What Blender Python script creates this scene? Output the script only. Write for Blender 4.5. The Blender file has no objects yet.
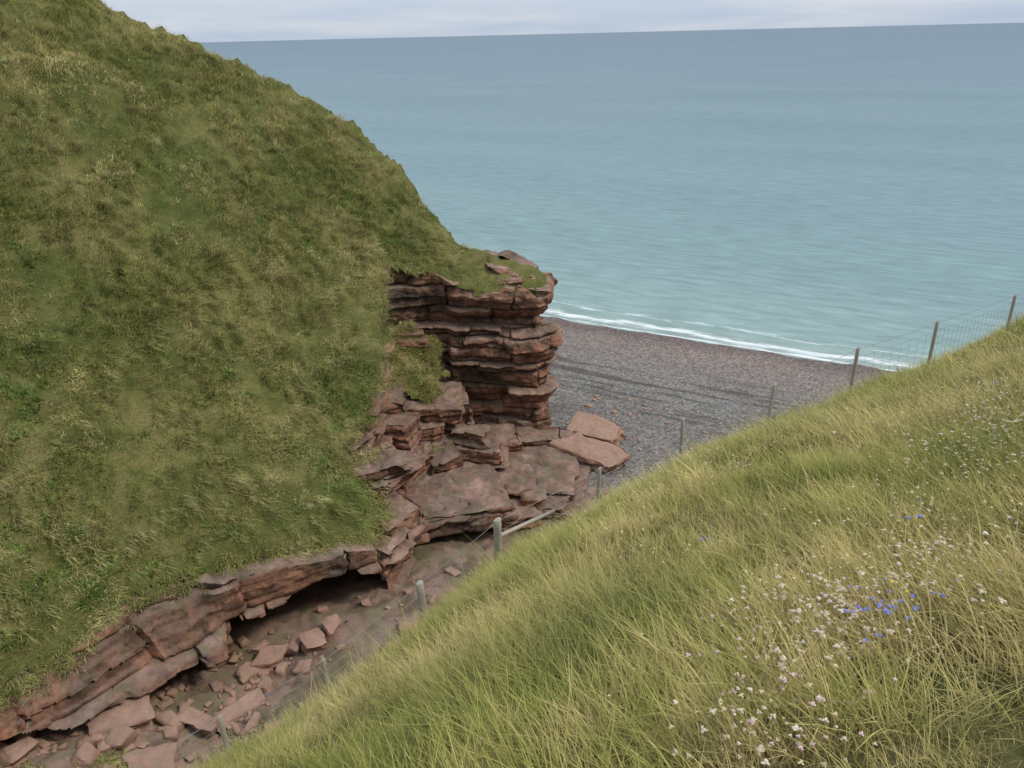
import bpy, math, random
import numpy as np
from mathutils import Vector, Matrix, Euler
random.seed(7); rng=np.random.default_rng(7)
H=30.0
scene=bpy.context.scene
scene.view_settings.view_transform='Standard'; scene.view_settings.look='None'; scene.view_settings.exposure=0

# ------------------------------------------------------------------ noise
def _h(ix,iy,iz,seed):
    n=(ix*374761393+iy*668265263+iz*2147483647+seed*1274126177)&0xffffffff
    n=((n^(n>>13))*1274126177)&0xffffffff
    n=((n^(n>>16))*2246822519)&0xffffffff
    return (n^(n>>15))/4294967295.0
def vn(x,y,z=0.0,seed=0):
    x=np.asarray(x,float);y=np.asarray(y,float);z=np.asarray(z,float)+np.zeros_like(x)
    ix=np.floor(x).astype(np.int64);iy=np.floor(y).astype(np.int64);iz=np.floor(z).astype(np.int64)
    fx=x-ix;fy=y-iy;fz=z-iz
    fx=fx*fx*(3-2*fx);fy=fy*fy*(3-2*fy);fz=fz*fz*(3-2*fz)
    r=0
    for a in (0,1):
        for b in (0,1):
            for c in (0,1):
                w=(fx if a else 1-fx)*(fy if b else 1-fy)*(fz if c else 1-fz)
                r=r+w*_h(ix+a,iy+b,iz+c,seed)
    return r*2-1
def fbm(x,y,z=0.0,seed=0,o=4):
    r=0;a=1;f=1;t=0
    for i in range(o):
        r=r+a*vn(np.asarray(x)*f+i*17.3,np.asarray(y)*f-i*9.1,np.asarray(z)*f+i*3.7,seed+i);t+=a;a*=.5;f*=2.03
    return r/t
def sstep(a,b,x):
    u=np.clip((x-a)/(b-a),0,1);return u*u*(3-2*u)

# ------------------------------------------------------------------ terrain maths (metres, sea level = 0)
DX,DY=-.614,.790      # downhill direction of the near hillside
EX,EY=.790,.614       # along its contour
NX,NY=.486,.874       # seaward
MX,MY=.874,-.486      # along the shore
SHORE=75.9
def near_z(x,y):
    x=np.asarray(x,float);y=np.asarray(y,float)
    s=DX*x+DY*y;r=np.hypot(x,y)
    az=np.degrees(np.arctan2(x,np.maximum(y,1e-3)))
    dg=np.interp(az,[-32,-18.9,-9,-1.7,7.3,14.2,20,26.4,31.1,36],[0,-.003,-.056,-.110,-.130,-.150,-.124,-.088,-.03,0])   # gentle spur
    g=.615+dg*sstep(1,6,r)
    sc=np.clip(s,-6,13)
    z=-1.75-g*sc-.031*sc*sc
    z=z-1.416*np.maximum(s-13,0)-.238*np.minimum(s+6,0)
    z=z+.13*(1-sstep(.5,3,r))
    z=z+.05*fbm(x*.5,y*.5,0,11)*sstep(.5,5,r)+.08*fbm(x*.13,y*.13,0,12)*sstep(4,16,r)+.05*fbm(x*1.6,y*1.6,0,13)
    q=NX*x+NY*y
    z=z+(-31.5-z)*sstep(48,60,q)
    return z+H
def floor_base(x,y):
    q=NX*x+NY*y
    return np.interp(q,[-60,10,18,30,40,48,SHORE,112],[12,4.7,3.2,2.3,1.6,1.5,0,-2.6])
def floor_z(x,y):
    q=NX*x+NY*y
    b=floor_base(x,y)
    k=1-sstep(38,43,q)
    f=fbm(x*.16,y*.16,0,21,3)*3.2
    st=np.floor(f*2.2)/2.2*.34+ .06*fbm(x*.9,y*.9,0,22)
    return b+k*st+(1-k)*.07*fbm(x*.35,y*.35,0,23)
G=np.array([(-60,-30),(-34,4),(-27,13),(-22.6,18.4),(-20.2,21.6),(-18.6,23.4),(-16.6,26.9),(-13.6,29.5),(-10.6,31.4),(-7.6,33.2),(-7.0,35.2),
   (-9.6,37.4),(-8.4,40.2),(-7.9,43.1),(-8.3,47.6),(-8.5,50.5),(-5.0,51.9),(-1,51.6),(1.9,51.6),(2.9,52.4)],float)
S=np.array([(2.9,52.4),(2.9,54.2),(0,55.6),(-2.9,56.3),(-5.4,57.5),(-7.7,59.6),(-11.2,61.3),(-15.7,60.5),(-21.3,59.2),(-25.3,58.3),(-30,57.5),(-60,55)],float)
POLY=np.vstack([G,S[1:]])
def seg_dist(x,y,P):
    best=np.full(x.shape,1e9)
    for i in range(len(P)-1):
        ax,ay=P[i];bx,by=P[i+1];dx,dy=bx-ax,by-ay
        u=np.clip(((x-ax)*dx+(y-ay)*dy)/(dx*dx+dy*dy),0,1)
        best=np.minimum(best,np.hypot(x-ax-u*dx,y-ay-u*dy))
    return best
def inside(x,y,P=POLY):
    c=np.zeros(x.shape,bool);n=len(P);j=n-1
    for i in range(n):
        xi,yi=P[i];xj,yj=P[j]
        if yi!=yj:
            m=((yi>y)!=(yj>y))&(x<(xj-xi)*(y-yi)/(yj-yi)+xi);c^=m
        j=i
    return c
def hill_base(x,y):
    x=np.asarray(x,float);y=np.asarray(y,float)
    z=-48.1-.694*x+.562*y+4.2*np.exp(-((x-2)**2+(y-52.5)**2)/18.0)
    z=np.where(z>5,5+(z-5)*.5,z)
    z=z+.55*fbm(x*.12,y*.12,0,31)+.50*fbm(x*.4,y*.4,0,32)+.34*fbm(x*.9,y*.9,0,33)
    z=z+.09*np.sin(z*4.2+1.5*fbm(x*.2,y*.2,0,34))
    return z+H
def hill_s(x,y):
    dG=seg_dist(x,y,G);dS=seg_dist(x,y,S)
    return hill_base(x,y)-.12*np.maximum(0,1.6-dS)**2-.35*np.maximum(0,.8-dG)**2

# ------------------------------------------------------------------ mesh helpers
def mesh_obj(name,V,F,mat=None,smooth=True,sharp=None,parent=None,link=True,validate=True):
    me=bpy.data.meshes.new(name)
    V=np.asarray(V,np.float32)
    if isinstance(F,np.ndarray) and F.ndim==2:
        nf,k=F.shape
        me.vertices.add(len(V));me.vertices.foreach_set('co',V.ravel())
        me.loops.add(nf*k);me.loops.foreach_set('vertex_index',F.astype(np.int32).ravel())
        me.polygons.add(nf);me.polygons.foreach_set('loop_start',(np.arange(nf)*k).astype(np.int32))
        me.update(calc_edges=True)
    else:
        me.from_pydata(V.tolist(),[],[list(map(int,f)) for f in F])
    if validate: me.validate()
    if smooth: me.shade_smooth()
    else: me.shade_flat()
    if sharp: me.set_sharp_from_angle(angle=math.radians(sharp))
    if mat: me.materials.append(mat)
    o=bpy.data.objects.new(name,me)
    if link: scene.collection.objects.link(o)
    if parent: o.parent=parent
    return o
def grid_faces(n,m):
    i,j=np.meshgrid(np.arange(n-1),np.arange(m-1),indexing='ij')
    a=(i*m+j).ravel();return np.stack([a,a+m,a+m+1,a+1],1)
def grid_obj(name,X,Y,Z,mat,keep=None):
    n,m=X.shape
    V=np.stack([X.ravel(),Y.ravel(),Z.ravel()],1);F=grid_faces(n,m)
    if keep is not None:
        k=keep.ravel();F=F[k[F].all(1)]
    p0,p1,p2=V[F[0,0]],V[F[0,1]],V[F[0,2]]
    if np.cross(p1-p0,p2-p0)[2]<0:F=F[:,::-1].copy()
    return mesh_obj(name,V,F,mat)

_cc={}
def cube_surf(nx,ny,nz):
    k=(nx,ny,nz)
    if k in _cc:return _cc[k]
    idx={};V=[];F=[]
    def v(i,j,l):
        t=(i,j,l)
        if t not in idx:
            idx[t]=len(V);V.append((2*i/nx-1,2*j/ny-1,2*l/nz-1))
        return idx[t]
    for i in range(nx):
        for j in range(ny):
            F.append((v(i,j,0),v(i,j+1,0),v(i+1,j+1,0),v(i+1,j,0)))
            F.append((v(i,j,nz),v(i+1,j,nz),v(i+1,j+1,nz),v(i,j+1,nz)))
    for i in range(nx):
        for l in range(nz):
            F.append((v(i,0,l),v(i+1,0,l),v(i+1,0,l+1),v(i,0,l+1)))
            F.append((v(i,ny,l),v(i,ny,l+1),v(i+1,ny,l+1),v(i+1,ny,l)))
    for j in range(ny):
        for l in range(nz):
            F.append((v(0,j,l),v(0,j,l+1),v(0,j+1,l+1),v(0,j+1,l)))
            F.append((v(nx,j,l),v(nx,j+1,l),v(nx,j+1,l+1),v(nx,j,l+1)))
    _cc[k]=(np.array(V,float),np.array(F,int));return _cc[k]
class Acc:
    def __init__(s): s.V=[];s.F=[];s.n=0
    def add(s,V,F): s.V.append(V);s.F.append(F+s.n);s.n+=len(V)
    def obj(s,name,mat,**k): return mesh_obj(name,np.vstack(s.V),np.vstack(s.F),mat,**k)

# global sandstone bedding
lr=random.Random(11);BED=[-6.0]
while BED[-1]<24: BED.append(BED[-1]+lr.choice([.28,.45,.8,1.1,1.35,1.7]))
BED=np.array(BED)
def bedcoord(x,y,z): return z+.035*x+.02*(y-45)+.40*fbm(x*.18,y*.18,z*.1,101,2)
def h1(i,seed=0): return _h(np.asarray(i,np.int64),np.zeros_like(np.asarray(i,np.int64))+3,np.zeros_like(np.asarray(i,np.int64))+5,seed)
def h2(i,j,seed=0):
    i=np.asarray(i,np.int64);j=np.asarray(j,np.int64);return _h(i,j,np.zeros_like(i),seed)
def bedding(x,y,z,u,a1=.5,a2=.35):
    """horizontal relief of a bedded, jointed sandstone face"""
    b=bedcoord(x,y,z)+.16*fbm(x*.8,y*.8,z*.5,107,3);i=np.clip(np.searchsorted(BED,b)-1,0,len(BED)-2)
    lo=BED[i];hi=BED[i+1];th=hi-lo
    r=(h1(i,1)-.5)*2*a1
    ln=1.2+2.6*h1(i,2)*(.5+th);uu=(u+9*h1(i,3)+.7*fbm(x*.6,y*.6,z*.9,104,3))/ln
    j=np.floor(uu);bl=h2(i,j,4);r=r+(bl-.5)*2*a2
    # some blocks are split by an extra half bed
    half=(h2(i,j,12)>.55)&(th>.7);r=r+half*np.where(b-lo>th*(.35+.3*h2(i,j,13)),.14,-.12)
    fu=(uu-j);dj=np.minimum(fu,1-fu)*ln
    d=np.minimum(b-lo,hi-b)
    edge=np.minimum(d/(.22),1);edgej=np.minimum(dj/.3,1)
    r=r-.16*(1-edge)**2-.16*(1-edgej)**2
    r=r-.30*np.exp(-(d/.07)**2)*(h2(i,j,7)>.4)-.26*np.exp(-(dj/.07)**2)*(h2(i,j,6)>.4)
    r=r+.05*vn(x*.25,y*.25,b*6,105)+.03*vn(x*.3,y*.3,b*13,106)
    r=r+(fu-.5)*(h2(i,j,8)-.5)*.7*(a2/.4)
    r=r-.55*np.maximum(0,fbm(x*.5,y*.5,z*.8,109,4)-.10)
    return r
def block(c,L,D,T,yaw=0,tilt=(0,0),jit=.12,rad=.08,rough=.07,res=.2,groove=.07,bed=0.0,steps=0.0):
    nx=int(np.clip(round(L/res),3,60));ny=int(np.clip(round(D/res),3,60));nz=int(np.clip(round(T/(res*.55)),3,18))
    P,F=cube_surf(nx,ny,nz);P=P.copy()
    half=np.array([L,D,T])/2
    r=min(rad,half.min()*.8)
    Q=P*half;inn=np.clip(Q,-(half-r),half-r);d=Q-inn;l=np.linalg.norm(d,axis=1,keepdims=True);Q=inn+d/np.maximum(l,1e-6)*np.minimum(l,r)
    J=rng.uniform(-1,1,(2,2,2,3))*np.minimum(half,1.6)*jit*2*np.array([1,1,.35])
    u=(P+1)/2;W=0
    for a in (0,1):
        for b in (0,1):
            for e in (0,1):
                w=(u[:,0] if a else 1-u[:,0])*(u[:,1] if b else 1-u[:,1])*(u[:,2] if e else 1-u[:,2])
                W=W+w[:,None]*J[a,b,e]
    Q=Q+W
    M=np.array((Matrix.Rotation(yaw,3,'Z')@Matrix.Rotation(tilt[0],3,'X')@Matrix.Rotation(tilt[1],3,'Y')))
    Wd=Q@M.T+np.array(c)
    x,y,z=Wd.T.copy()
    o=int(rng.integers(0,90))
    nrm=np.stack([fbm(x*.9,y*.9,z*1.6,40+o,3),fbm(x*.9+31,y*.9,z*1.6,50+o,3),.45*fbm(x*.9,y*.9+17,z*1.6,60+o,3)],1)*rough*1.7
    fine=np.stack([vn(x*4,y*4,z*7,70),vn(x*4+9,y*4,z*7,71),.5*vn(x*4,y*4+9,z*7,72)],1)*rough*.35
    side=(np.abs(P)>.98)*np.array([1,1,0])
    out=np.sign(P)*side
    g=vn(x*.15,y*.15,z*4.3,80)*groove+vn(x*.2,y*.2,z*9,81)*groove*.5
    if bed: g=g+bed*bedding(x,y,z,x*.8+y*.6,.4,.3)
    g=g+.9*rough*np.sign(vn(x*.45,y*.45,z*.2,82+o))*np.abs(vn(x*.45,y*.45,z*.2,82+o))**.5
    Wd=Wd+nrm+fine+(out*g[:,None])@M.T
    if steps:
        top=(P[:,2]>.98);f=fbm(x*.35,y*.35,0,83+o,3)*3
        Wd[:,2]+=top*np.floor(f)*steps
    return Wd,F

# ------------------------------------------------------------------ materials
def new_mat(name):
    m=bpy.data.materials.new(name);m.use_nodes=True;nt=m.node_tree
    return m,nt,nt.nodes['Principled BSDF'],nt.nodes['Material Output']
def nd(nt,t,**k):
    n=nt.nodes.new(t)
    for a,b in k.items(): setattr(n,a,b)
    return n
def ramp(nt,src,stops,interp='LINEAR'):
    r=nt.nodes.new('ShaderNodeValToRGB');e=r.color_ramp.elements;r.color_ramp.interpolation=interp
    while len(e)<len(stops):e.new(.5)
    for el,(p,c) in zip(e,stops):
        el.position=p;el.color=(c[0],c[1],c[2],1) if not isinstance(c,(int,float)) else (c,c,c,1)
    nt.links.new(src,r.inputs[0]);return r.outputs[0]
def noise(nt,vec,scale,detail=4,rough=.55,dist=0):
    n=nd(nt,'ShaderNodeTexNoise');n.inputs['Scale'].default_value=scale;n.inputs['Detail'].default_value=detail
    n.inputs['Roughness'].default_value=rough;n.inputs['Distortion'].default_value=dist
    nt.links.new(vec,n.inputs['Vector']);return n.outputs['Fac']
def mixc(nt,f,a,b,mode='MIX'):
    n=nd(nt,'ShaderNodeMix',data_type='RGBA',blend_type=mode)
    for s,v in ((n.inputs[0],f),(n.inputs[6],a),(n.inputs[7],b)):
        if hasattr(v,'links'): nt.links.new(v,s)
        elif isinstance(v,(int,float)): s.default_value=v
        else: s.default_value=(v[0],v[1],v[2],1)
    return n.outputs[2]
def math_(nt,op,a,b=0,c=0):
    n=nd(nt,'ShaderNodeMath',operation=op)
    for s,v in zip(n.inputs,(a,b,c)):
        if hasattr(v,'links'): nt.links.new(v,s)
        else: s.default_value=v
    return n.outputs[0]
def mapping(nt,vec,scale,rot=(0,0,0)):
    n=nd(nt,'ShaderNodeMapping');n.inputs['Scale'].default_value=scale;n.inputs['Rotation'].default_value=rot
    nt.links.new(vec,n.inputs['Vector']);return n.outputs[0]
def bump(nt,h,strength,dist,normal=None):
    n=nd(nt,'ShaderNodeBump');n.inputs['Strength'].default_value=strength;n.inputs['Distance'].default_value=dist
    nt.links.new(h,n.inputs['Height'])
    if normal: nt.links.new(normal,n.inputs['Normal'])
    return n.outputs[0]

def rock_nodes(nt,geo,tone=1.0,pink=0.0):
    pos=geo.outputs['Position']
    a=noise(nt,pos,.24,7,.62,.6)
    c=ramp(nt,a,[(.32,(.065*tone,.047*tone,.040*tone)),(.44,(.135*tone,.078*tone,.056*tone)),(.54,(.23*tone,.112*tone,.074*tone)),(.66,(.36*tone,.20*tone,.145*tone))])
    st=noise(nt,mapping(nt,pos,(.16,.16,2.8)),1.0,5,.65)
    c=mixc(nt,.7,c,ramp(nt,st,[(.32,(.45,.43,.43)),(.5,(.95,.93,.92)),(.66,(1.35,1.25,1.15))]),'MULTIPLY')
    f=noise(nt,pos,5,6,.7)
    c=mixc(nt,.8,c,ramp(nt,f,[(.3,.5),(.5,1.0),(.7,1.4)]),'MULTIPLY')
    blot=ramp(nt,noise(nt,pos,.9,7,.7,.6),[(.40,(.42,.45,.43)),(.52,(1,1,1)),(.7,(1.2,1.15,1.1))])
    c=mixc(nt,.85,c,blot,'MULTIPLY')
    run=ramp(nt,noise(nt,mapping(nt,pos,(1.6,1.6,.22)),1.0,6,.65),[(.42,(.5,.5,.5)),(.52,(1,1,1))])
    c=mixc(nt,.5,c,run,'MULTIPLY')
    sep=nd(nt,'ShaderNodeSeparateXYZ');nt.links.new(geo.outputs['Normal'],sep.inputs[0])
    top=ramp(nt,sep.outputs[2],[(.55,0.0),(.92,1.0)])
    topc=ramp(nt,noise(nt,pos,.8,8,.68),[(.34,(.095*tone,.068*tone,.055*tone)),(.5,(.185*tone,.125*tone,.098*tone)),(.66,(.31*tone,.22*tone,.175*tone))])
    c=mixc(nt,math_(nt,'MULTIPLY',top,.7),c,topc)
    li=ramp(nt,noise(nt,pos,1.9,6,.65),[(.53,0.0),(.61,1.0)])
    c=mixc(nt,math_(nt,'MULTIPLY',li,math_(nt,'ADD',math_(nt,'MULTIPLY',top,.4),.2)),c,(.11,.125,.05))
    if pink: c=mixc(nt,pink,c,mixc(nt,f,(.29,.165,.12),(.46,.29,.21)))
    h=math_(nt,'ADD',math_(nt,'MULTIPLY',st,1.0),math_(nt,'MULTIPLY',f,.6))
    return c,h
def make_rock(name,tone=1.0,pink=0.0):
    m,nt,b,o=new_mat(name);geo=nd(nt,'ShaderNodeNewGeometry')
    c,h=rock_nodes(nt,geo,tone,pink)
    nt.links.new(c,b.inputs['Base Color']);b.inputs['Roughness'].default_value=.85;b.inputs['Specular IOR Level'].default_value=.2
    nt.links.new(bump(nt,h,1.0,.12),b.inputs['Normal']);return m
ROCK=make_rock('red_sandstone',1.1)
ROCKP=make_rock('fallen_pink_sandstone',1.2,.6)
STONES=make_rock('stream_stones',1.3,.5)

def grass_col(nt,pos,dark,mid,straw,scale=.25,bias=0.0):
    n1=noise(nt,pos,scale,5,.6,.3);n2=noise(nt,pos,scale*6,4,.6)
    f=math_(nt,'ADD',math_(nt,'MULTIPLY',n1,.6),math_(nt,'MULTIPLY',n2,.4));f=math_(nt,'ADD',f,bias)
    return ramp(nt,f,[(.40,dark),(.5,mid),(.60,straw)])
def make_blade(name,dark,mid,straw,scale=.25,trans=.3,bias=0,var=(.5,1.5)):
    m,nt,b,o=new_mat(name);geo=nd(nt,'ShaderNodeNewGeometry')
    at=nd(nt,'ShaderNodeAttribute',attribute_name='Col');sep=nd(nt,'ShaderNodeSeparateColor');nt.links.new(at.outputs['Color'],sep.inputs[0])
    c=grass_col(nt,geo.outputs['Position'],dark,mid,straw,scale,bias)
    c=mixc(nt,1,c,ramp(nt,sep.outputs[2],[(0,var[0]),(1,var[1])]),'MULTIPLY')
    c=mixc(nt,math_(nt,'MULTIPLY',sep.outputs[1],.65),c,straw)
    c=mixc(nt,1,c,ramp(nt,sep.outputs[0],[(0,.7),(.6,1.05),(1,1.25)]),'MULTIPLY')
    nt.links.new(c,b.inputs['Base Color']);b.inputs['Roughness'].default_value=.6;b.inputs['Specular IOR Level'].default_value=.15
    tr=nd(nt,'ShaderNodeBsdfTranslucent');nt.links.new(c,tr.inputs['Color'])
    mx=nd(nt,'ShaderNodeMixShader');mx.inputs[0].default_value=trans
    nt.links.new(b.outputs[0],mx.inputs[1]);nt.links.new(tr.outputs[0],mx.inputs[2]);nt.links.new(mx.outputs[0],o.inputs['Surface'])
    return m
def plain(name,col,rough=.7,var=.25,scale=30):
    m,nt,b,o=new_mat(name);geo=nd(nt,'ShaderNodeNewGeometry')
    f=noise(nt,geo.outputs['Position'],scale,4)
    c=mixc(nt,f,tuple(v*(1-var) for v in col),tuple(v*(1+var) for v in col))
    nt.links.new(c,b.inputs['Base Color']);b.inputs['Roughness'].default_value=rough;b.inputs['Specular IOR Level'].default_value=.25
    return m
def make_turf(name,dark,mid,straw,scale,rocky=True):
    m,nt,b,o=new_mat(name);geo=nd(nt,'ShaderNodeNewGeometry');pos=geo.outputs['Position']
    c=grass_col(nt,pos,dark,mid,straw,scale)
    f=noise(nt,pos,9,6,.7)
    c=mixc(nt,.8,c,ramp(nt,f,[(.3,.5),(.7,1.3)]),'MULTIPLY')
    h=f
    if rocky:
        rc,rh=rock_nodes(nt,geo)
        sep=nd(nt,'ShaderNodeSeparateXYZ');nt.links.new(geo.outputs['Normal'],sep.inputs[0])
        k=ramp(nt,math_(nt,'ADD',sep.outputs[2],math_(nt,'MULTIPLY',noise(nt,pos,1.2,4),.2)),[(.46,1.0),(.52,0.0)])
        c=mixc(nt,k,c,rc)
    nt.links.new(c,b.inputs['Base Color']);b.inputs['Roughness'].default_value=.9;b.inputs['Specular IOR Level'].default_value=.1
    nt.links.new(bump(nt,h,.8,.12),b.inputs['Normal']);return m

# ------------------------------------------------------------------ ground sheets
TURF_N=make_turf('near_turf',(.08,.09,.026),(.13,.12,.042),(.19,.16,.065),.35)
TURF_F=make_turf('hill_turf',(.065,.08,.02),(.11,.115,.034),(.18,.16,.06),.2)
s_,t_=np.meshgrid(np.linspace(-25,27,270),np.linspace(-30,85,470),indexing='ij')
X=s_*DX+t_*EX;Y=s_*DY+t_*EY
grid_obj('grassy_hillside',X,Y,near_z(X,Y),TURF_N)

X,Y=np.meshgrid(np.arange(-60,12,.25),np.arange(-30,76,.25),indexing='ij')
ins=inside(X,Y);dG=seg_dist(X,Y,G);dS=seg_dist(X,Y,S)
Z=hill_base(X,Y)
out=~ins
isS=dS<dG-.05
Z=np.where(out&isS,Z-3.4*dS-.25*fbm(X*.5,Y*.5,0,35)*3*sstep(0,2,dS),Z)
Z=np.where(out&~isS,Z-.22-1.0*dG,Z)
Z=np.where(ins,Z-.12*np.maximum(0,1.6-dS)**2-.35*np.maximum(0,.8-dG)**2,Z)
keep=ins|(isS&(Z>-2)&(X<-4))|((~isS)&(dG<.2+.25*fbm(X*1.2,Y*1.2,0,36)))
grid_obj('hill',X,Y,Z,TURF_F,keep)

# gully floor
m,nt,b,o=new_mat('gully_bedrock');geo=nd(nt,'ShaderNodeNewGeometry');pos=geo.outputs['Position']
rc,rh=rock_nodes(nt,geo,1.25,.15)
wet=ramp(nt,noise(nt,pos,.5,5,.6,.5),[(.42,(.5,.47,.42)),(.55,(1,1,1))]);rc=mixc(nt,1,rc,wet,'MULTIPLY')
gm=ramp(nt,noise(nt,pos,.4,6,.6),[(.47,0.0),(.56,1.0)])
rc=mixc(nt,math_(nt,'MULTIPLY',gm,.6),rc,(.115,.105,.045))
nt.links.new(rc,b.inputs['Base Color']);b.inputs['Roughness'].default_value=.7;nt.links.new(bump(nt,rh,.8,.1),b.inputs['Normal'])
GUL=m
q_,w_=np.meshgrid(np.linspace(-25,42,330),np.linspace(-60,40,460),indexing='ij')
X=q_*NX+w_*MX;Y=q_*NY+w_*MY;grid_obj('gully_floor',X,Y,floor_z(X,Y),GUL)

# beach
m,nt,b,o=new_mat('shingle');geo=nd(nt,'ShaderNodeNewGeometry');pos=geo.outputs['Position']
dot=nd(nt,'ShaderNodeVectorMath',operation='DOT_PRODUCT');nt.links.new(pos,dot.inputs[0]);dot.inputs[1].default_value=(NX,NY,0)
q=dot.outputs['Value']
wob=math_(nt,'MULTIPLY',math_(nt,'SUBTRACT',noise(nt,pos,.07,4),.5),7)
qq=math_(nt,'ADD',q,wob)
mr=nd(nt,'ShaderNodeMapRange');mr.inputs[1].default_value=40;mr.inputs[2].default_value=80;nt.links.new(qq,mr.inputs[0])
c=ramp(nt,mr.outputs[0],[(0,(.145,.125,.105)),(.3,(.15,.137,.122)),(.52,(.16,.148,.132)),(.66,(.175,.15,.13)),(.80,(.185,.145,.125)),(.87,(.13,.10,.086)),(1,(.10,.08,.07))])
peb=nd(nt,'ShaderNodeTexVoronoi');peb.inputs['Scale'].default_value=6;nt.links.new(pos,peb.inputs['Vector'])
pc=nd(nt,'ShaderNodeSeparateColor');nt.links.new(peb.outputs['Color'],pc.inputs[0])
c=mixc(nt,.85,c,ramp(nt,pc.outputs[0],[(0,.5),(.5,.95),(1,1.7)]),'MULTIPLY')
alongv=mapping(nt,pos,(1,1,1),(0,0,math.radians(29.1)))
wr=noise(nt,mapping(nt,alongv,(.10,.9,1)),1.0,6,.72)
wrm=ramp(nt,wr,[(.50,0.0),(.58,1.0)])
band=ramp(nt,mr.outputs[0],[(.22,0.0),(.38,1.0),(.60,1.0),(.70,.1)])
c=mixc(nt,math_(nt,'MULTIPLY',math_(nt,'MULTIPLY',wrm,band),.7),c,(.05,.042,.033))
wr2=ramp(nt,noise(nt,mapping(nt,alongv,(.22,1.6,1)),1.0,6,.75),[(.60,0.0),(.66,1.0)])
c=mixc(nt,math_(nt,'MULTIPLY',wr2,.4),c,(.30,.27,.245))
nt.links.new(c,b.inputs['Base Color']);b.inputs['Roughness'].default_value=.8;b.inputs['Specular IOR Level'].default_value=.2
nt.links.new(bump(nt,peb.outputs['Distance'],.7,.08),b.inputs['Normal'])
q_,w_=np.meshgrid(np.linspace(42,112,150),np.linspace(-160,260,600),indexing='ij')
X=q_*NX+w_*MX;Y=q_*NY+w_*MY;grid_obj('shingle_beach',X,Y,floor_z(X,Y),m)

# sea
m,nt,b,o=new_mat('sea_water');geo=nd(nt,'ShaderNodeNewGeometry');pos=geo.outputs['Position']
dot=nd(nt,'ShaderNodeVectorMath',operation='DOT_PRODUCT');nt.links.new(pos,dot.inputs[0]);dot.inputs[1].default_value=(NX,NY,0)
wob=math_(nt,'MULTIPLY',math_(nt,'SUBTRACT',noise(nt,pos,.06,5),.5),6)
d=math_(nt,'SUBTRACT',dot.outputs['Value'],SHORE)
lg=math_(nt,'DIVIDE',math_(nt,'LOGARITHM',math_(nt,'MAXIMUM',math_(nt,'ADD',d,2),1.0),10),4)
c=ramp(nt,lg,[(.0,(.26,.29,.26)),(.22,(.215,.30,.28)),(.42,(.165,.25,.252)),(.62,(.130,.195,.215)),(.82,(.102,.155,.19)),(1,(.098,.148,.184))])
alongv=mapping(nt,pos,(1,1,1),(0,0,math.radians(29.1)))
big=noise(nt,mapping(nt,alongv,(.006,.02,1)),1.0,5,.6)
c=mixc(nt,.55,c,ramp(nt,big,[(.35,(.84,.87,.9)),(.65,(1.14,1.11,1.08))]),'MULTIPLY')
rip=noise(nt,mapping(nt,alongv,(.18,.8,1)),1.0,6,.65)
c=mixc(nt,.6,c,ramp(nt,rip,[(.35,.72),(.65,1.28)]),'MULTIPLY')
dw=math_(nt,'ADD',d,wob)
fn=noise(nt,mapping(nt,alongv,(.30,2.0,1)),1.0,6,.7)
def bandf(c0,w):
    return math_(nt,'MAXIMUM',math_(nt,'SUBTRACT',1,math_(nt,'DIVIDE',math_(nt,'ABSOLUTE',math_(nt,'SUBTRACT',dw,c0)),w)),0)
edge=math_(nt,'MAXIMUM',math_(nt,'SUBTRACT',1,math_(nt,'DIVIDE',math_(nt,'ABSOLUTE',math_(nt,'SUBTRACT',d,.25)),.6)),0)
fo=math_(nt,'ADD',math_(nt,'ADD',math_(nt,'MULTIPLY',bandf(1.8,1.5),.62),math_(nt,'MULTIPLY',edge,.5)),math_(nt,'MULTIPLY',bandf(5.0,1.1),.42))
fo=ramp(nt,math_(nt,'ADD',math_(nt,'MULTIPLY',fo,.55),math_(nt,'MULTIPLY',fn,.75)),[(.55,0.0),(.70,1.0)])
c=mixc(nt,math_(nt,'MULTIPLY',fo,.9),c,(.70,.73,.72))
nt.links.new(c,b.inputs['Base Color']);b.inputs['Roughness'].default_value=.42;b.inputs['Specular IOR Level'].default_value=.22;b.inputs['IOR'].default_value=1.33
hh=math_(nt,'ADD',rip,math_(nt,'MULTIPLY',noise(nt,pos,1.6,4,.6),.25))
nt.links.new(bump(nt,hh,.5,.3),b.inputs['Normal'])
V=[];F=[]
for qv in (68,200,2000,45000):
    for wv in (-45000,-300,0,300,45000): V.append((qv*NX+wv*MX,qv*NY+wv*MY,0.0))
for i in range(3):
    for j in range(4):
        a=i*5+j;F.append((a,a+1,a+6,a+5))
mesh_obj('sea',V,F,m,smooth=False)

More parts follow.
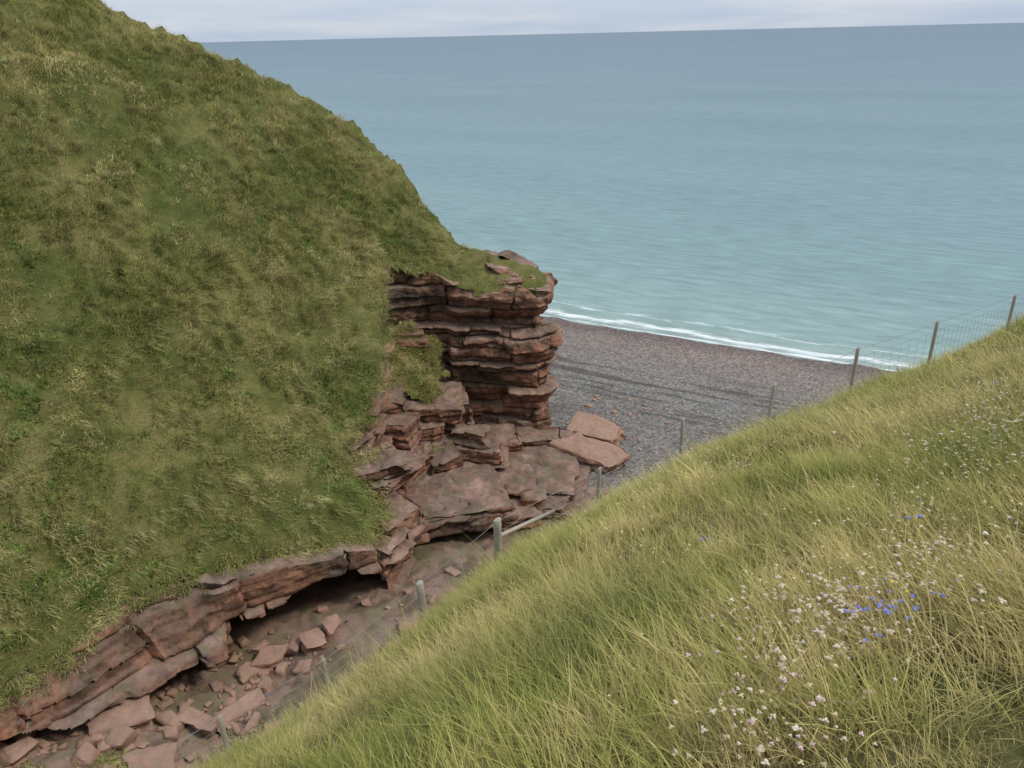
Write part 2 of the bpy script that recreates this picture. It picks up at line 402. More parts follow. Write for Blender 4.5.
# ------------------------------------------------------------------ sandstone faces
def wall(acc,path,ztop,zbot,prof,a1=.4,a2=.3,du=.11,dz=.075,smooth=5,inward=2.0,rough=.16):
    P=np.array(path,float);sl=np.hypot(*np.diff(P,axis=0).T);cum=np.concatenate([[0],np.cumsum(sl)]);n=int(cum[-1]/du)+1
    u=np.linspace(0,cum[-1],n);px=np.interp(u,cum,P[:,0]);py=np.interp(u,cum,P[:,1])
    k=int(smooth/du/2)|1;ker=np.ones(k)/k
    def sm(v):
        e=np.concatenate([np.full(k//2,v[0]),v,np.full(k//2,v[-1])]);return np.convolve(e,ker,'valid')
    tx=np.gradient(px);ty=np.gradient(py);tx=sm(tx);ty=sm(ty);l=np.hypot(tx,ty);nx_,ny_=ty/l,-tx/l
    zt=ztop(px,py);zb=zbot(px,py)
    m=int(np.max(zt-zb)/dz)+2
    v=np.linspace(0,1,m)
    Zg=zb[:,None]+(zt-zb)[:,None]*v[None,:]
    Xg=np.repeat(px[:,None],m,1);Yg=np.repeat(py[:,None],m,1);U=np.repeat(u[:,None],m,1)
    off=prof(Xg,Yg,Zg,np.repeat(zt[:,None],m,1))+bedding(Xg,Yg,Zg,U,a1,a2)+rough*fbm(Xg*.8,Yg*.8,Zg*.9,111,4)+.05*fbm(Xg*3,Yg*3,Zg*4,112,3)
    X2=Xg+nx_[:,None]*off;Y2=Yg+ny_[:,None]*off
    ex=[];
    for kk in (.35,1.0,inward):
        o2=off[:,-1]-kk;ex.append((px+nx_*o2,py+ny_*o2,zt+.03-.02*kk))
    X2=np.concatenate([X2]+[e[0][:,None] for e in ex],1);Y2=np.concatenate([Y2]+[e[1][:,None] for e in ex],1);Zg=np.concatenate([Zg]+[e[2][:,None] for e in ex],1)
    acc.add(np.stack([X2.ravel(),Y2.ravel(),Zg.ravel()],1),grid_faces(*X2.shape)[:,::-1])
hb=lambda x,y:hill_base(x,y)
A=Acc()
def prof_g(x,y,z,zt):
    f=floor_base(x,y)
    r=sstep(-14.9,-14.3,x)
    lim=f+(1.35+1.15*r)+.3*np.sin(x*1.1)+.25*fbm(x*.5,y*.5,0,121)
    t1=r*(1.25+.12*(zt-z))+(1-r)*(.35+.8*(zt-z))
    cave=np.where(x>-14.3,-5.4,np.where(x<-20.5,-.3,-3.0))
    but=sstep(-15.6,-15.2,x)*(1-sstep(-14.2,-13.8,x))
    cave=cave*(1-but)+.9*but
    return t1+(cave-t1)*(1-sstep(-.10,.06,z-lim))
wall(A,G[1:10],lambda x,y:hb(x,y)-.34,lambda x,y:floor_base(x,y)-.9,prof_g,.20,.32,smooth=3,inward=2.8)
def prof_m(x,y,z,zt):
    d=zt-z
    return np.where(y<42,.1+np.floor(d/1.6)*.55,-.5)
wall(A,G[9:16],lambda x,y:hb(x,y)-.3,lambda x,y:x*0+1.0,prof_m,.40,.50,smooth=2.4)
A.obj('sandstone_ledge',ROCK,sharp=40)

C=Acc()
pz=[2.5,4.2,5.0,5.8,7,9,10.2,11.2,12,13.2,14.2,16];pv=[.1,-.15,-.3,.25,.55,.5,.1,-.55,.35,.55,.2,-.1]
def prof_c(x,y,z,zt):
    v=np.interp(z+.5*fbm(x*.4,y*.4,0,123),pz,pv);side=sstep(-4.9,-4.2,x)
    return np.where(side<1,(1-side)*np.where(z>7.5,-.35,.1)+side*v,v)
wall(C,np.vstack([G[15:],S[1:6]]),lambda x,y:hb(x,y)-.05+.45*sstep(-4,0,x)*fbm(x*.7,y*.7,0,122)-1.3*(1-sstep(-3.2,-1.6,x))*sstep(53,54.5,y),lambda x,y:x*0+.2,prof_c,.34,.62,du=.09,dz=.06,smooth=1.6,inward=1.6,rough=.45)
for (x,y,z,L,D,T,yw,tx,ty) in [(-.6,54.2,14.35,2.0,1.8,1.2,-.2,.05,.16),(.9,53.6,13.9,2.3,2.1,1.3,-.25,.0,.16),(1.9,52.6,13.2,1.9,1.6,1.2,.1,-.05,.2),(.1,52.5,13.9,1.9,1.3,.9,.1,-.1,.05)]:
    C.add(*block((x,y,z),L,D,T,yw,(tx,ty),jit=.2,rad=.28,rough=.22,res=.11,bed=.8,steps=.07))
C.obj('sandstone_cliff',ROCK,sharp=40)

B=Acc()
for (x,y,z,L,D,T,yw,tx,ty,j) in [
  (-6.0,48.7,6.6,4.6,4.4,1.5,.05,.03,.02,.10),(-6.9,47.2,5.4,4.3,4.0,1.5,.15,.0,.03,.12),(-7.5,45.8,4.2,4.0,4.6,1.6,-.2,.02,.02,.12),
  (-8.6,46.6,7.4,3.0,3.4,2.2,.2,.0,.05,.12),(-8.0,44.2,6.8,2.2,3.2,1.6,1.4,.0,.05,.14),
  (-4.8,50.2,5.2,3.2,3.4,2.4,.1,0,0,.1),(-5.0,47.6,4.3,1.8,2.2,2.2,.3,0,0,.1),
  (-4.4,42.0,3.35,7.4,7.4,1.3,.30,-.02,.05,.12),(-5.1,44.0,2.4,6.2,5.0,1.9,.3,0,0,.08),
  (-6.0,38.8,3.5,3.8,2.8,1.3,.6,.03,.02,.14),
  (.6,47.6,1.75,8.2,9.0,1.7,-.12,-.01,.01,.08),(1.3,45.9,1.3,7.8,8.2,1.3,-.2,0,.02,.10),(-.8,44.0,2.5,4.2,3.2,1.1,.2,.0,.04,.15),
  (1.9,50.2,2.8,3.0,2.4,.8,.1,.02,.02,.14),(-.2,41.4,1.9,3.0,2.2,1.2,.4,.05,.05,.15),(2.1,42.7,1.7,3.2,2.0,1.0,-.3,.05,-.04,.15),
  (-1.7,49.9,2.9,3.6,3.0,1.2,.2,0,.02,.14),
  (-2.7,46.4,4.0,3.9,2.4,1.2,-.08,-.05,.03,.12),(-3.0,46.9,5.0,3.0,1.9,.8,-.15,.06,.07,.16),(-5.0,45.0,4.2,2.2,2.6,1.2,.5,.1,.0,.18),
  (-8.2,37.6,8.0,4.4,2.6,.8,.55,.05,.02,.16),(-7.6,38.6,7.0,3.8,2.8,1.0,.9,.03,.05,.16),(-7.3,40.4,6.0,3.4,3.2,1.2,1.2,.02,.05,.15),(-7.6,43.0,5.6,2.8,3.6,1.3,1.5,.0,.05,.15),
  (-7.6,36.0,5.6,3.2,3.8,1.7,.9,.05,.06,.14),(-6.7,37.2,4.5,2.6,2.8,1.4,.6,.05,.0,.15),(-7.2,34.4,4.9,2.6,3.0,1.6,.9,.04,.06,.15)]:
    B.add(*block((x,y,z),L,D,T,yw,(tx,ty),jit=j,rad=.16,rough=.18,res=.13,bed=.6,steps=.10))
B.obj('rock_platform',ROCK,sharp=40)

def boulder(name,x,y,z,L,D,T,yw,tx,ty,mat=ROCKP,jit=.2):
    a=Acc();a.add(*block((x,y,z),L,D,T,yw,(tx,ty),jit=jit,rad=.16,rough=.15,res=.11,groove=.05,bed=.35,steps=.05));return a.obj(name,mat,sharp=35)
boulder('fallen_slab',6.5,52.2,2.1,3.4,2.4,1.0,-.35,.12,.12)
boulder('fallen_slab',5.6,48.6,2.1,4.0,2.4,1.3,-.75,.12,.18)
boulder('fallen_slab',4.2,50.6,2.0,1.7,1.3,.8,.3,.1,-.2)
boulder('boulder',1.0,42.3,2.7,1.3,1.1,.7,.2,.1,.1,ROCK)
for (x,y,L,D,T,yw) in [(-16.6,23.2,2.0,1.2,1.0,.5),(-11.9,28.3,1.5,1.0,.9,.1),(-10.0,28.9,1.0,.8,.8,.6),(-9.2,29.9,.9,.7,.7,.9),(-13.6,23.9,1.6,1.0,.8,-.4),(-12.2,24.8,2.0,.9,.5,.9),(-14.6,21.7,1.5,1.1,.7,.3),(-12.9,27.4,1.2,.9,.6,1.2)]:
    boulder('boulder',x,y,float(floor_z(x,y))+T*.3,L,D,T,yw,.2,.1,STONES)
R=Acc();cnt=0
while cnt<620:
    x=rng.uniform(-24,-2);y=rng.uniform(14,38);s=DX*x+DY*y
    if s<20.5 or s>34 : continue
    xa=np.array([x]);ya=np.array([y])
    if inside(xa,ya)[0] and seg_dist(xa,ya,G)[0]>.3: continue
    if (y>29.5 or x>-8.5) and rng.random()<.88: continue
    sz=min(.10+rng.exponential(.17),.8)
    if fbm(xa*.3,ya*.3,0,90)[0]<-.2 and sz<.8: continue
    z=float(floor_z(x,y))+sz*.18
    R.add(*block((x,y,z),sz*rng.uniform(1,1.7),sz*rng.uniform(.8,1.2),sz*rng.uniform(.5,.9),rng.uniform(0,3.1),(rng.uniform(-.25,.25),rng.uniform(-.25,.25)),jit=.2,rad=sz*.3,rough=.07*sz+.01,res=max(.1,sz*.16),groove=.01));cnt+=1
for i in range(1400):
    q=rng.uniform(39,58);w=rng.uniform(-32,10);x=q*NX+w*MX;y=q*NY+w*MY
    if x<2.5 or y<40: continue
    sz=min(.06+rng.exponential(.07),.5)
    R.add(*block((x,y,float(floor_z(x,y))+sz*.1),sz*1.3,sz,sz*.6,rng.uniform(0,3.1),(rng.uniform(-.2,.2),0),jit=.2,rad=sz*.3,rough=.04*sz,res=.14,groove=.0))
R.obj('rubble',STONES,sharp=35)

# grassy ledge high on the left of the cliff
def ar(x,y): return (np.abs((x+7.0)/2.3)**3+np.abs((y-49.6)/2.2)**3)**(1/3)+.42*fbm(x*.75,y*.75,0,46,3)
def alc(x,y):
    return 7.35+(y-48.0)*.85+.7*fbm(x*.8,y*.8,0,44)-.5*np.maximum(0,ar(x,y)-.8)-.65*(x+6.2)
X,Y=np.meshgrid(np.linspace(-9.8,-4.2,60),np.linspace(47.0,52.4,60),indexing='ij')
grid_obj('grassy_ledge',X,Y,alc(X,Y),TURF_F,ar(X,Y)<1.05)

# ------------------------------------------------------------------ grass as one mesh of blades
def grass_mesh(name,cx,cy,zf,scl,nb,rad,hr,w,bend,lean,straw,mat,seg=2,sink=.03,leanv=(1,0),azs=.6):
    n=len(cx)*nb
    tid=np.repeat(np.arange(len(cx)),nb)
    sc=scl[tid];r=rad*np.sqrt(rng.random(n))*sc;a=rng.uniform(0,2*np.pi,n)
    x=cx[tid]+r*np.cos(a);y=cy[tid]+r*np.sin(a);z=zf(x,y)-sink
    taz=rng.uniform(0,2*np.pi,len(cx))[tid]
    az=np.where(rng.random(n)<.4,a,taz)+rng.normal(0,azs,n)
    L=rng.uniform(hr[0],hr[1],n)*sc;W=w*rng.uniform(.7,1.3,n)*np.sqrt(sc)
    b=rng.uniform(bend[0],bend[1],n);ln=(lean*rng.uniform(.5,1.4,len(cx)))[tid]*rng.uniform(.5,1.4,n)
    dx,dy=np.cos(az),np.sin(az);px,py=-dy,dx
    k=2*seg+1;V=np.empty((n,k,3),np.float32);C=np.zeros((n,k,4),np.float32)
    st=np.clip(straw[tid]+rng.normal(0,.22,n),0,1);tr=rng.random(len(cx))[tid]
    for i in range(seg+1):
        u=i/seg
        X=x+dx*b*L*u**1.8+leanv[0]*ln*L*u*u;Y=y+dy*b*L*u**1.8+leanv[1]*ln*L*u*u;Zz=z+L*u*(1-.4*b*u-.22*ln*u)
        ww=W*(1-u)**.6*.5
        if i<seg:
            V[:,2*i,0]=X-px*ww;V[:,2*i,1]=Y-py*ww;V[:,2*i,2]=Zz
            V[:,2*i+1,0]=X+px*ww;V[:,2*i+1,1]=Y+py*ww;V[:,2*i+1,2]=Zz
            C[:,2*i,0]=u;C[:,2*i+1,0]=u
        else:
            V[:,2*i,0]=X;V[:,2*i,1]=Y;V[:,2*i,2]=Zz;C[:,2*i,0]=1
    C[:,:,1]=st[:,None];C[:,:,2]=tr[:,None];C[:,:,3]=1
    T=[]
    for i in range(seg-1):
        q=2*i;T+=[(q,q+1,q+3),(q,q+3,q+2)]
    q=2*(seg-1);T.append((q,q+1,q+2))
    F=(np.arange(n)*k)[:,None,None]+np.array(T)[None]
    o=mesh_obj(name,V.reshape(-1,3),F.reshape(-1,3),mat,validate=False)
    at=o.data.color_attributes.new('Col','FLOAT_COLOR','POINT');at.data.foreach_set('color',C.ravel());return o
def join(name,objs):
    with bpy.context.temp_override(active_object=objs[0],selected_editable_objects=objs,selected_objects=objs,object=objs[0]):
        bpy.ops.object.join()
    objs[0].name=name;return objs[0]

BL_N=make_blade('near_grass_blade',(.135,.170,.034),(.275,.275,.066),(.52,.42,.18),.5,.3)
SEED=plain('seed_head',(.55,.45,.27),.8,.3,40)
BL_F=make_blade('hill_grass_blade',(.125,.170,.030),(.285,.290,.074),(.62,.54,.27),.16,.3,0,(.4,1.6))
LEAF=make_blade('leafy_weed',(.08,.15,.028),(.12,.21,.04),(.18,.27,.06),.5,.3)
THR=plain('thrift_head',(.64,.54,.42),.8,.4,60)
THP=plain('thrift_pink_head',(.58,.40,.38),.8,.3,60)
BLU=plain('sheepsbit_head',(.22,.24,.60),.8,.3,60)
YEL=plain('hawkbit_head',(.80,.58,.03),.7,.1,60)

def nearband(n,rmin,rmax,a0,a1):
    r=np.sqrt(rng.uniform(rmin**2,rmax**2,n));a=rng.uniform(a0,a1,n)
    x=r*np.sin(a);y=r*np.cos(a);s=DX*x+DY*y;k=(s<12.8)&(s>-8);x=x[k];y=y[k];s=s[k]
    d=fbm(x*.8,y*.8,0,55,3);k=rng.uniform(0,1,len(x))<.8+.7*d;x=x[k];y=y[k];d=d[k];s=s[k]
    sc=rng.uniform(.6,1.15,len(x))*(1+1.0*d)
    big=rng.random(len(x))<.05;sc=np.where(big,sc*1.5,sc)
    m1=fbm(x*.45,y*.45,0,57,3)
    return x,y,sc,np.clip(.24+.32*(1-sstep(0,6,s))+1.5*m1+rng.normal(0,.18,len(x)),0,1)
LV=(-.45,.9)
go=[]
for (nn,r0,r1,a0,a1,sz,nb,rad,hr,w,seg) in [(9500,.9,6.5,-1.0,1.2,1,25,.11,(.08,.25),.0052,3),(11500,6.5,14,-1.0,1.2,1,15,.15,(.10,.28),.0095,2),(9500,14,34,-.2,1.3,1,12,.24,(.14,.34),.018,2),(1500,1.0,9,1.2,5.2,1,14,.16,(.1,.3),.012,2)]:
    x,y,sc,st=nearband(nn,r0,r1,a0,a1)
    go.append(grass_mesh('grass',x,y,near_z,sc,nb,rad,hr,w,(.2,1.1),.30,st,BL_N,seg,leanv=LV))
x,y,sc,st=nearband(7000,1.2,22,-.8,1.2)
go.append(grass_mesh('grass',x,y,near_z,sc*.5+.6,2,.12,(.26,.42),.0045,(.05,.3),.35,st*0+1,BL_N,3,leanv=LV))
join('grass',go)

n=66000
x=rng.uniform(-44,4,n);y=rng.uniform(8,62,n);k=inside(x,y)&~((x>-1.4)&(y>50.5));x=x[k];y=y[k]
d=fbm(x*.5,y*.5,0,58,3);k=(rng.uniform(0,1,len(x))<.7+.9*d);x=x[k];y=y[k];d=d[k]
m1=fbm(x*.22,y*.22,0,59,4)
sc=rng.uniform(.5,1.1,len(x))*(1+.9*d);sc=np.where(y<35,sc*.85,sc)
HL=(.75,-.6)
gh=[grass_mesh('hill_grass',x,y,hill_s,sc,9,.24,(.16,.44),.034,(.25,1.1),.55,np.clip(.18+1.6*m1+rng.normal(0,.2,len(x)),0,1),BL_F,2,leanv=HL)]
# shaggy wind-combed tussocks
n=15000
x=rng.uniform(-44,2,n);y=rng.uniform(8,61,n);k=inside(x,y)&~((x>-3.0)&(y>50.5));x=x[k];y=y[k]
d=fbm(x*.35,y*.35,0,62,3);k=(rng.uniform(0,1,len(x))<.5+1.5*d)&(seg_dist(x,y,G)>.5)&(seg_dist(x,y,S)>.6);x=x[k];y=y[k];d=d[k]
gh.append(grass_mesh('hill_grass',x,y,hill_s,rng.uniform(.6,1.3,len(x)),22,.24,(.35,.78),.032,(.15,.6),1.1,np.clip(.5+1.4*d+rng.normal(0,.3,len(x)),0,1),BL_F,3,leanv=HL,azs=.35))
join('hill_grass',gh)
def edge_pts(P,n,sd):
    P=np.array(P);sl=np.hypot(*np.diff(P,axis=0).T);cum=np.concatenate([[0],np.cumsum(sl)]);u=rng.uniform(0,cum[-1],n)
    return np.interp(u,cum,P[:,0])+rng.normal(0,sd,n),np.interp(u,cum,P[:,1])+rng.normal(0,sd,n)
ga=[]
x,y=edge_pts(G[2:16],1700,.28)
ga.append(grass_mesh('ledge_grass',x,y,lambda a,b:hill_s(a,b)-.15,rng.uniform(.5,1.3,len(x)),12,.2,(.16,.46),.035,(.4,1.3),.6,rng.uniform(0,.7,len(x)),BL_F,2,leanv=(.6,-.75)))
x=rng.uniform(-9.4,-4.2,2400);y=rng.uniform(47.2,52.4,2400);k=(ar(x,y)<1.0)&(fbm(x*1.3,y*1.3,0,47,2)>-.22);x=x[k];y=y[k]
ga.append(grass_mesh('ledge_grass',x,y,alc,rng.uniform(.6,1.6,len(x)),10,.22,(.15,.46),.035,(.4,1.1),.6,rng.uniform(0,.9,len(x)),BL_F,2,leanv=(.6,-.75)))
def zconst(v): return lambda a,b:a*0+v
for (cx,cy,r,nn,zz) in [(-19.0,19.6,1.6,200,None),(-15.8,21.0,1.0,80,None),(-11.6,22.6,1.1,120,None),(-13.8,19.6,2.5,350,None),(-5.5,45.4,.5,16,4.75),(-8.0,36.0,.9,50,6.5),(-8.3,38.2,.9,45,8.4),(-8.0,41.0,.6,26,6.7),(-7.9,43.5,.6,30,6.3)]:
    xx=cx+rng.normal(0,r*.5,nn);yy=cy+rng.normal(0,r*.5,nn)
    ga.append(grass_mesh('ledge_grass',xx,yy,floor_z if zz is None else zconst(zz),rng.uniform(.6,1.2,nn),12,.2,(.15,.4),.034,(.3,1.1),.4,rng.uniform(0,.5,nn),BL_F,2,leanv=(.6,-.75)))
join('ledge_grass',ga)
n=9000
x=rng.uniform(-40,-4,n);y=rng.uniform(8,56,n);d=seg_dist(x,y,G);f=fbm(x*.45,y*.45,0,61,3);k=inside(x,y)&((d<8)&(d>.5)&(f>.12+.04*d)|(f>.50));x=x[k];y=y[k]
grass_mesh('leafy_weeds',x,y,hill_s,rng.uniform(.5,1.05,len(x)),18,.32,(.15,.42),.085,(.3,1.2),.1,np.zeros(len(x)),LEAF,2)

# ------------------------------------------------------------------ wild flowers (instanced kits)
def blade(V,F,C,root,az,L,w,bend,lean,rnd,seg=4):
    dx,dy=math.cos(az),math.sin(az);px,py=-dy,dx;n0=len(V)
    for k in range(seg+1):
        u=k/seg
        cx=root[0]+dx*bend*L*u**1.8+lean*L*u*u;cy=root[1]+dy*bend*L*u**1.8;cz=root[2]+L*u*(1-.38*bend*u)
        ww=w*(1-u)**.7*.5 if k<seg else 0
        if k<seg:
            V.append((cx-px*ww,cy-py*ww,cz));V.append((cx+px*ww,cy+py*ww,cz));C+= [(u,rnd,.5,1)]*2
        else: V.append((cx,cy,cz));C.append((u,rnd,.5,1))
    for k in range(seg-1):
        a=n0+2*k;F.append((a,a+1,a+3,a+2))
    a=n0+2*(seg-1);F.append((a,a+1,a+2))
def finish(name,V,F,C,mats,midx,coll):
    me=bpy.data.meshes.new(name);me.from_pydata(V,[],F)
    at=me.color_attributes.new('Col','FLOAT_COLOR','POINT');at.data.foreach_set('color',np.array(C,np.float32).ravel())
    for m in mats: me.materials.append(m)
    me.polygons.foreach_set('material_index',midx);me.update()
    o=bpy.data.objects.new(name,me);coll.objects.link(o);return o
import bmesh
bm=bmesh.new();bmesh.ops.create_icosphere(bm,subdivisions=1,radius=1);ICO_V=[tuple(v.co) for v in bm.verts];ICO_F=[tuple(v.index for v in f.verts) for f in bm.faces];bm.free()
def flower(name,coll,n,rad,hh,headr,matb,math_h,spread=.3,leaves=14,lean=.15):
    V=[];F=[];C=[];mi=[]
    for i in range(leaves):
        r=rad*.6*random.random();a=random.uniform(0,6.28)
        blade(V,F,C,(r*math.cos(a),r*math.sin(a),-.02),a,random.uniform(.06,.14),.005,.7,0,.1)
    for i in range(n):
        r=rad*math.sqrt(random.random());a=random.uniform(0,6.28);L=random.uniform(*hh);bx,by=r*math.cos(a),r*math.sin(a);b=random.uniform(.05,spread)
        blade(V,F,C,(bx,by,-.02),a,L,.0045,b,lean,.5)
        while len(mi)<len(F): mi.append(0)
        tx=bx+math.cos(a)*b*L+lean*L;ty=by+math.sin(a)*b*L;tz=-.02+L*(1-.38*b)
        hr0=headr*random.uniform(.5,1.2)
        for (ox,oy,oz,hf) in [(0,0,0,.8),(.7,.2,-.2,.5),(-.5,.6,-.15,.55),(-.2,-.7,-.1,.5)]:
            hr=hr0*hf;n0=len(V)
            for v in ICO_V:
                k=random.uniform(.5,1.4);V.append((tx+ox*hr0+v[0]*hr*k,ty+oy*hr0+v[1]*hr*k,tz+oz*hr0+v[2]*hr*.75*k));C.append((1,random.random(),0,1))
            for f in ICO_F: F.append(tuple(n0+j for j in f));mi.append(1)
    while len(mi)<len(F): mi.append(0)
    return finish(name,V,F,C,[matb,math_h],mi,coll)
def coll_(n): return bpy.data.collections.new(n)
cT=coll_('thrift_kit')
flower('t00',cT,8,.12,(.16,.32),.012,BL_N,THR);flower('t01',cT,6,.09,(.18,.36),.0125,BL_N,THR);flower('t02',cT,7,.10,(.16,.30),.011,BL_N,THP);flower('t03',cT,6,.14,(.16,.32),.011,BL_N,SEED)
cB=coll_('blue_kit');flower('b00',cB,3,.07,(.2,.30),.013,BL_N,BLU)
cY=coll_('yellow_kit');flower('y00',cY,1,.02,(.28,.34),.015,BL_N,YEL)
cH=coll_('dry_umbel_kit')
flower('u00',cH,8,.10,(.30,.55),.009,BL_N,SEED,.3,4,.25);flower('u01',cH,5,.08,(.25,.45),.009,BL_N,SEED,.35,4,.25)
def scatter(name,P,rot,scl,idx,coll):
    me=bpy.data.meshes.new(name);n=len(P);me.vertices.add(n);me.vertices.foreach_set('co',np.asarray(P,np.float32).ravel())
    a=me.attributes.new('rot','FLOAT_VECTOR','POINT');a.data.foreach_set('vector',np.asarray(rot,np.float32).ravel())
    a=me.attributes.new('scl','FLOAT','POINT');a.data.foreach_set('value',np.asarray(scl,np.float32))
    a=me.attributes.new('idx','INT','POINT');a.data.foreach_set('value',np.asarray(idx,np.int32))
    o=bpy.data.objects.new(name,me);scene.collection.objects.link(o)
    ng=bpy.data.node_groups.new(name+'_gn','GeometryNodeTree')
    ng.interface.new_socket('Geometry',in_out='INPUT',socket_type='NodeSocketGeometry');ng.interface.new_socket('Geometry',in_out='OUTPUT',socket_type='NodeSocketGeometry')
    gi=ng.nodes.new('NodeGroupInput');go=ng.nodes.new('NodeGroupOutput');ip=ng.nodes.new('GeometryNodeInstanceOnPoints')
    ci=ng.nodes.new('GeometryNodeCollectionInfo');ci.inputs['Collection'].default_value=coll;ci.inputs['Separate Children'].default_value=True;ci.inputs['Reset Children'].default_value=True
    def na(nm,t):
        x=ng.nodes.new('GeometryNodeInputNamedAttribute');x.data_type=t;x.inputs['Name'].default_value=nm
        return x.outputs['Attribute']
    L=ng.links.new
    L(gi.outputs[0],ip.inputs['Points']);L(ci.outputs[0],ip.inputs['Instance']);ip.inputs['Pick Instance'].default_value=True
    L(na('idx','INT'),ip.inputs['Instance Index']);L(na('rot','FLOAT_VECTOR'),ip.inputs['Rotation']);L(na('scl','FLOAT'),ip.inputs['Scale'])
    L(ip.outputs[0],go.inputs[0])
    md=o.modifiers.new('scatter','NODES');md.node_group=ng;return o
def rots(n,base,spread,tilt=.2):
    return np.stack([rng.uniform(-tilt,tilt,n),rng.uniform(-tilt,tilt,n),base+rng.normal(0,spread,n)],1)
def clus(lst,extra=0,rmin=1.6,rmax=12):
    q=[]
    for (cx,cy,r,nn) in lst:
        q.append(np.stack([cx+rng.normal(0,r*.55,nn),cy+rng.normal(0,r*.55,nn)],1))
    if extra:
        r=np.sqrt(rng.uniform(rmin**2,rmax**2,extra));a=rng.uniform(.1,1.1,extra);q.append(np.stack([r*np.sin(a),r*np.cos(a)],1))
    q=np.vstack(q);return np.stack([q[:,0],q[:,1],near_z(q[:,0],q[:,1])],1)
P=clus([(1.45,2.65,.42,34),(1.2,2.9,.35,11),(1.75,2.9,.35,15),(.85,2.0,.28,14),(1.05,2.15,.35,11),(2.1,2.75,.5,11),(3.4,4.6,.9,22),(3.7,5.4,.9,20),(2.7,3.6,.7,12)],60)
n=len(P);scatter('thrift_flowers',P,rots(n,0,1.0,.15),rng.uniform(.7,1.1,n),rng.choice([0,1,0,1,2,3,3],n),cT)
P=clus([(1.62,2.6,.22,6),(1.45,2.45,.15,3)],3);n=len(P);scatter('blue_flowers',P,rots(n,0,1.0,.15),rng.uniform(.8,1.1,n),np.zeros(n),cB)
P=clus([(1.55,2.75,.15,4)],12);n=len(P);scatter('yellow_flowers',P,rots(n,0,1.0,.15),rng.uniform(.8,1.1,n),np.zeros(n),cY)
P=clus([(4.0,5.7,.8,60),(3.4,4.4,.7,44),(4.6,6.4,.9,50),(1.5,2.6,.7,20),(2.6,3.5,.8,34)],280,2,16);n=len(P)
scatter('dry_seed_stalks',P,rots(n,0,1.0,.2),rng.uniform(.6,1.0,n),rng.integers(0,2,n),cH)

# ------------------------------------------------------------------ fence
WOOD=plain('weathered_wood',(.35,.315,.25),.85,.35,25)
WIRE=plain('galvanised_wire',(.2,.2,.2),.5,.1,10)
fence=bpy.data.objects.new('wire_fence',None);scene.collection.objects.link(fence)
posts=[(-6.4,7.9,1.25,.042),(-4.82,9.10,1.32,.045),(-3.40,10.15,1.38,.045),(-1.75,11.37,1.36,.075),(-.35,12.29,1.46,.08),(1.70,13.49,1.26,.042),(3.64,14.55,1.24,.042),(5.42,14.52,1.1,.042),(7.36,15.10,1.16,.042),(9.83,16.61,1.20,.042),(14.21,20.57,1.1,.042),(18.5,24.8,1.1,.042)]
tops=[];bases=[]
for i,(x,y,h,r) in enumerate(posts):
    z=float(near_z(x,y))
    lx,ly=random.uniform(-.05,.05),random.uniform(-.05,.05)
    V=[];F=[];ns=10;lv=[-.3,0,.3*h,.6*h,.85*h,h-.015,h]
    for j,zl in enumerate(lv):
        rr=r*(1-.06*j/6)*(1 if j<6 else .8)
        for k in range(ns):
            a=k*2*math.pi/ns;w=1+.07*math.sin(3*a+i);V.append((x+lx*zl+rr*w*math.cos(a),y+ly*zl+rr*w*math.sin(a),z+zl+(0.02*math.cos(a) if j>=5 else 0)))
    for j in range(len(lv)-1):
        for k in range(ns):
            a=j*ns+k;b2=j*ns+(k+1)%ns;F.append((a,b2,b2+ns,a+ns))
    F.append(tuple(range((len(lv)-1)*ns,len(lv)*ns)))
    mesh_obj('post_%d'%(i+1),V,F,WOOD,sharp=50,parent=fence)
    tops.append(np.array([x+lx*h,y+ly*h,z+h]));bases.append(np.array([x,y,z]))
def tube(V,F,p0,p1,r,ns=4):
    d=Vector(p1)-Vector(p0);d.normalize();u=d.cross(Vector((0,0,1)));
    if u.length<.01:u=Vector((1,0,0))
    u.normalize();v=d.cross(u);n0=len(V)
    for p in (p0,p1):
        for k in range(ns):
            a=k*2*math.pi/ns;V.append(tuple(Vector(p)+u*r*math.cos(a)+v*r*math.sin(a)))
    for k in range(ns): F.append((n0+k,n0+(k+1)%ns,n0+ns+(k+1)%ns,n0+ns+k))
    F.append(tuple(n0+k for k in range(ns)));F.append(tuple(n0+ns+k for k in reversed(range(ns))))
V=[];F=[]
for i in range(len(posts)-1):
    for fr,rr in [(.97,.006),(.80,.004),(.66,.004),(.52,.004),(.38,.004),(.24,.004),(.1,.004)]:
        a=bases[i]*(1-fr)+tops[i]*fr;b2=bases[i+1]*(1-fr)+tops[i+1]*fr;prev=a
        for k in range(1,7):
            u=k/6;pt=a*(1-u)+b2*u;pt=pt+np.array([0,0,-.10*u*(1-u)]);tube(V,F,prev,pt,rr);prev=pt
    nv=int(np.linalg.norm(bases[i+1]-bases[i])/.3)
    for k in range(1,nv):
        u=k/nv;lo=bases[i]*(1-u)+bases[i+1]*u;hi=tops[i]*(1-u)+tops[i+1]*u;e=np.array([0,0,-.10*u*(1-u)])
        tube(V,F,lo*.9+hi*.1+e,lo*.2+hi*.8+e,.0022)
mesh_obj('wires',V,F,WIRE,smooth=False,parent=fence)
V=[];F=[];d=(bases[5]-bases[4]);tube(V,F,tops[4]+np.array([0,0,-.40]),bases[4]+d*.55+np.array([0,0,.85]),.04,8);mesh_obj('brace_rail',V,F,WOOD,parent=fence)

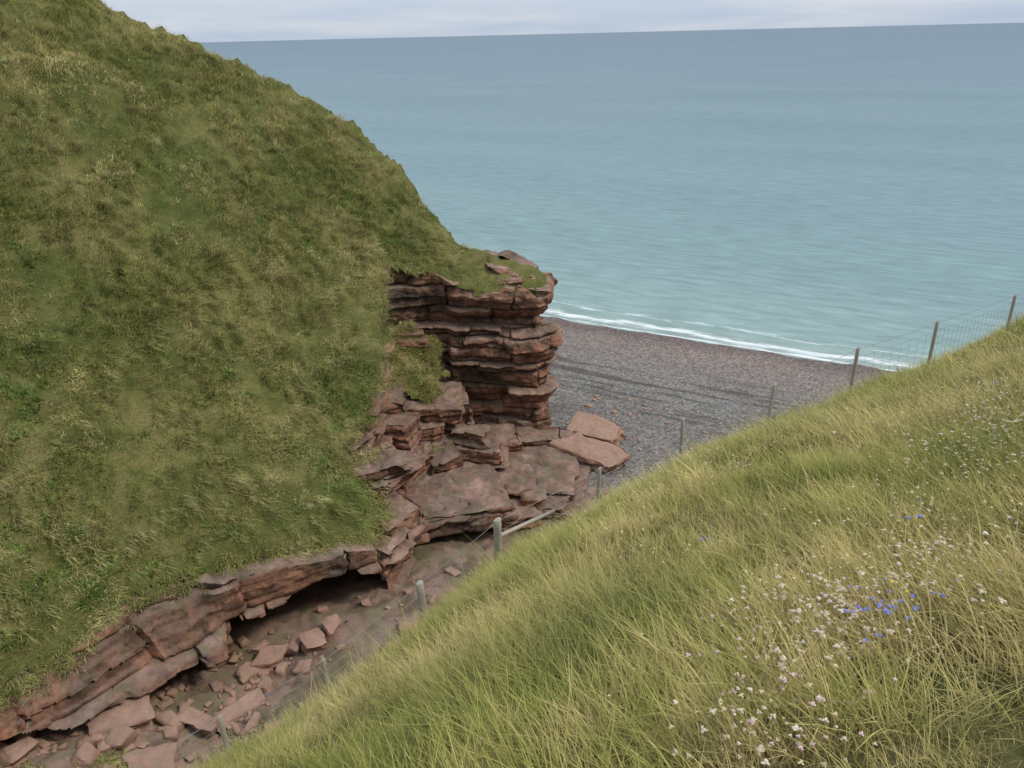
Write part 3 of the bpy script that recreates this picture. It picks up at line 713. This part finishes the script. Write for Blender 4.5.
# ------------------------------------------------------------------ light
sd=Vector((.60,-.15,.72)).normalized()
w=bpy.data.worlds.new('World');scene.world=w;w.use_nodes=True;nt=w.node_tree;bg=nt.nodes['Background']
sky=nd(nt,'ShaderNodeTexSky',sky_type='NISHITA',sun_disc=False);sky.sun_elevation=math.asin(sd.z);sky.sun_rotation=math.atan2(sd.x,sd.y);sky.dust_density=2.0
tc=nd(nt,'ShaderNodeTexCoord');sp=nd(nt,'ShaderNodeSeparateXYZ');nt.links.new(tc.outputs['Generated'],sp.inputs[0])
zc=math_(nt,'MAXIMUM',sp.outputs[2],0.0)
dv=math_(nt,'ADD',zc,.10)
cb=nd(nt,'ShaderNodeCombineXYZ');nt.links.new(math_(nt,'DIVIDE',sp.outputs[0],dv),cb.inputs[0]);nt.links.new(math_(nt,'DIVIDE',sp.outputs[1],dv),cb.inputs[1])
cn=noise(nt,cb.outputs[0],.45,4,.5,.3)
cc=ramp(nt,cn,[(.32,(.50,.60,.76)),(.5,(.59,.67,.79)),(.68,(.71,.75,.82))])
gr=ramp(nt,zc,[(0,1.0),(.2,1.25),(1,1.85)])
cc=mixc(nt,1,cc,gr,'MULTIPLY');cc=mixc(nt,1,cc,(10,10,10),'MULTIPLY')
fin=mixc(nt,.88,sky.outputs[0],cc)
nt.links.new(fin,bg.inputs[0]);bg.inputs[1].default_value=.1
sl=bpy.data.lights.new('sun','SUN');sl.energy=2.4;sl.angle=math.radians(12);sl.color=(1,.94,.84)
so=bpy.data.objects.new('sun',sl);scene.collection.objects.link(so);so.rotation_euler=(-sd).to_track_quat('-Z','Y').to_euler()

# ------------------------------------------------------------------ camera
cam=bpy.data.cameras.new('camera');cam.sensor_width=36;cam.lens=27.04;cam.clip_end=120000;cam.clip_start=.05
co=bpy.data.objects.new('camera',cam);scene.collection.objects.link(co)
co.matrix_world=Matrix.Translation((0,0,H))@Matrix.Rotation(math.radians(90-24.44),4,'X')@Matrix.Rotation(math.radians(-1.40),4,'Z')
scene.camera=co
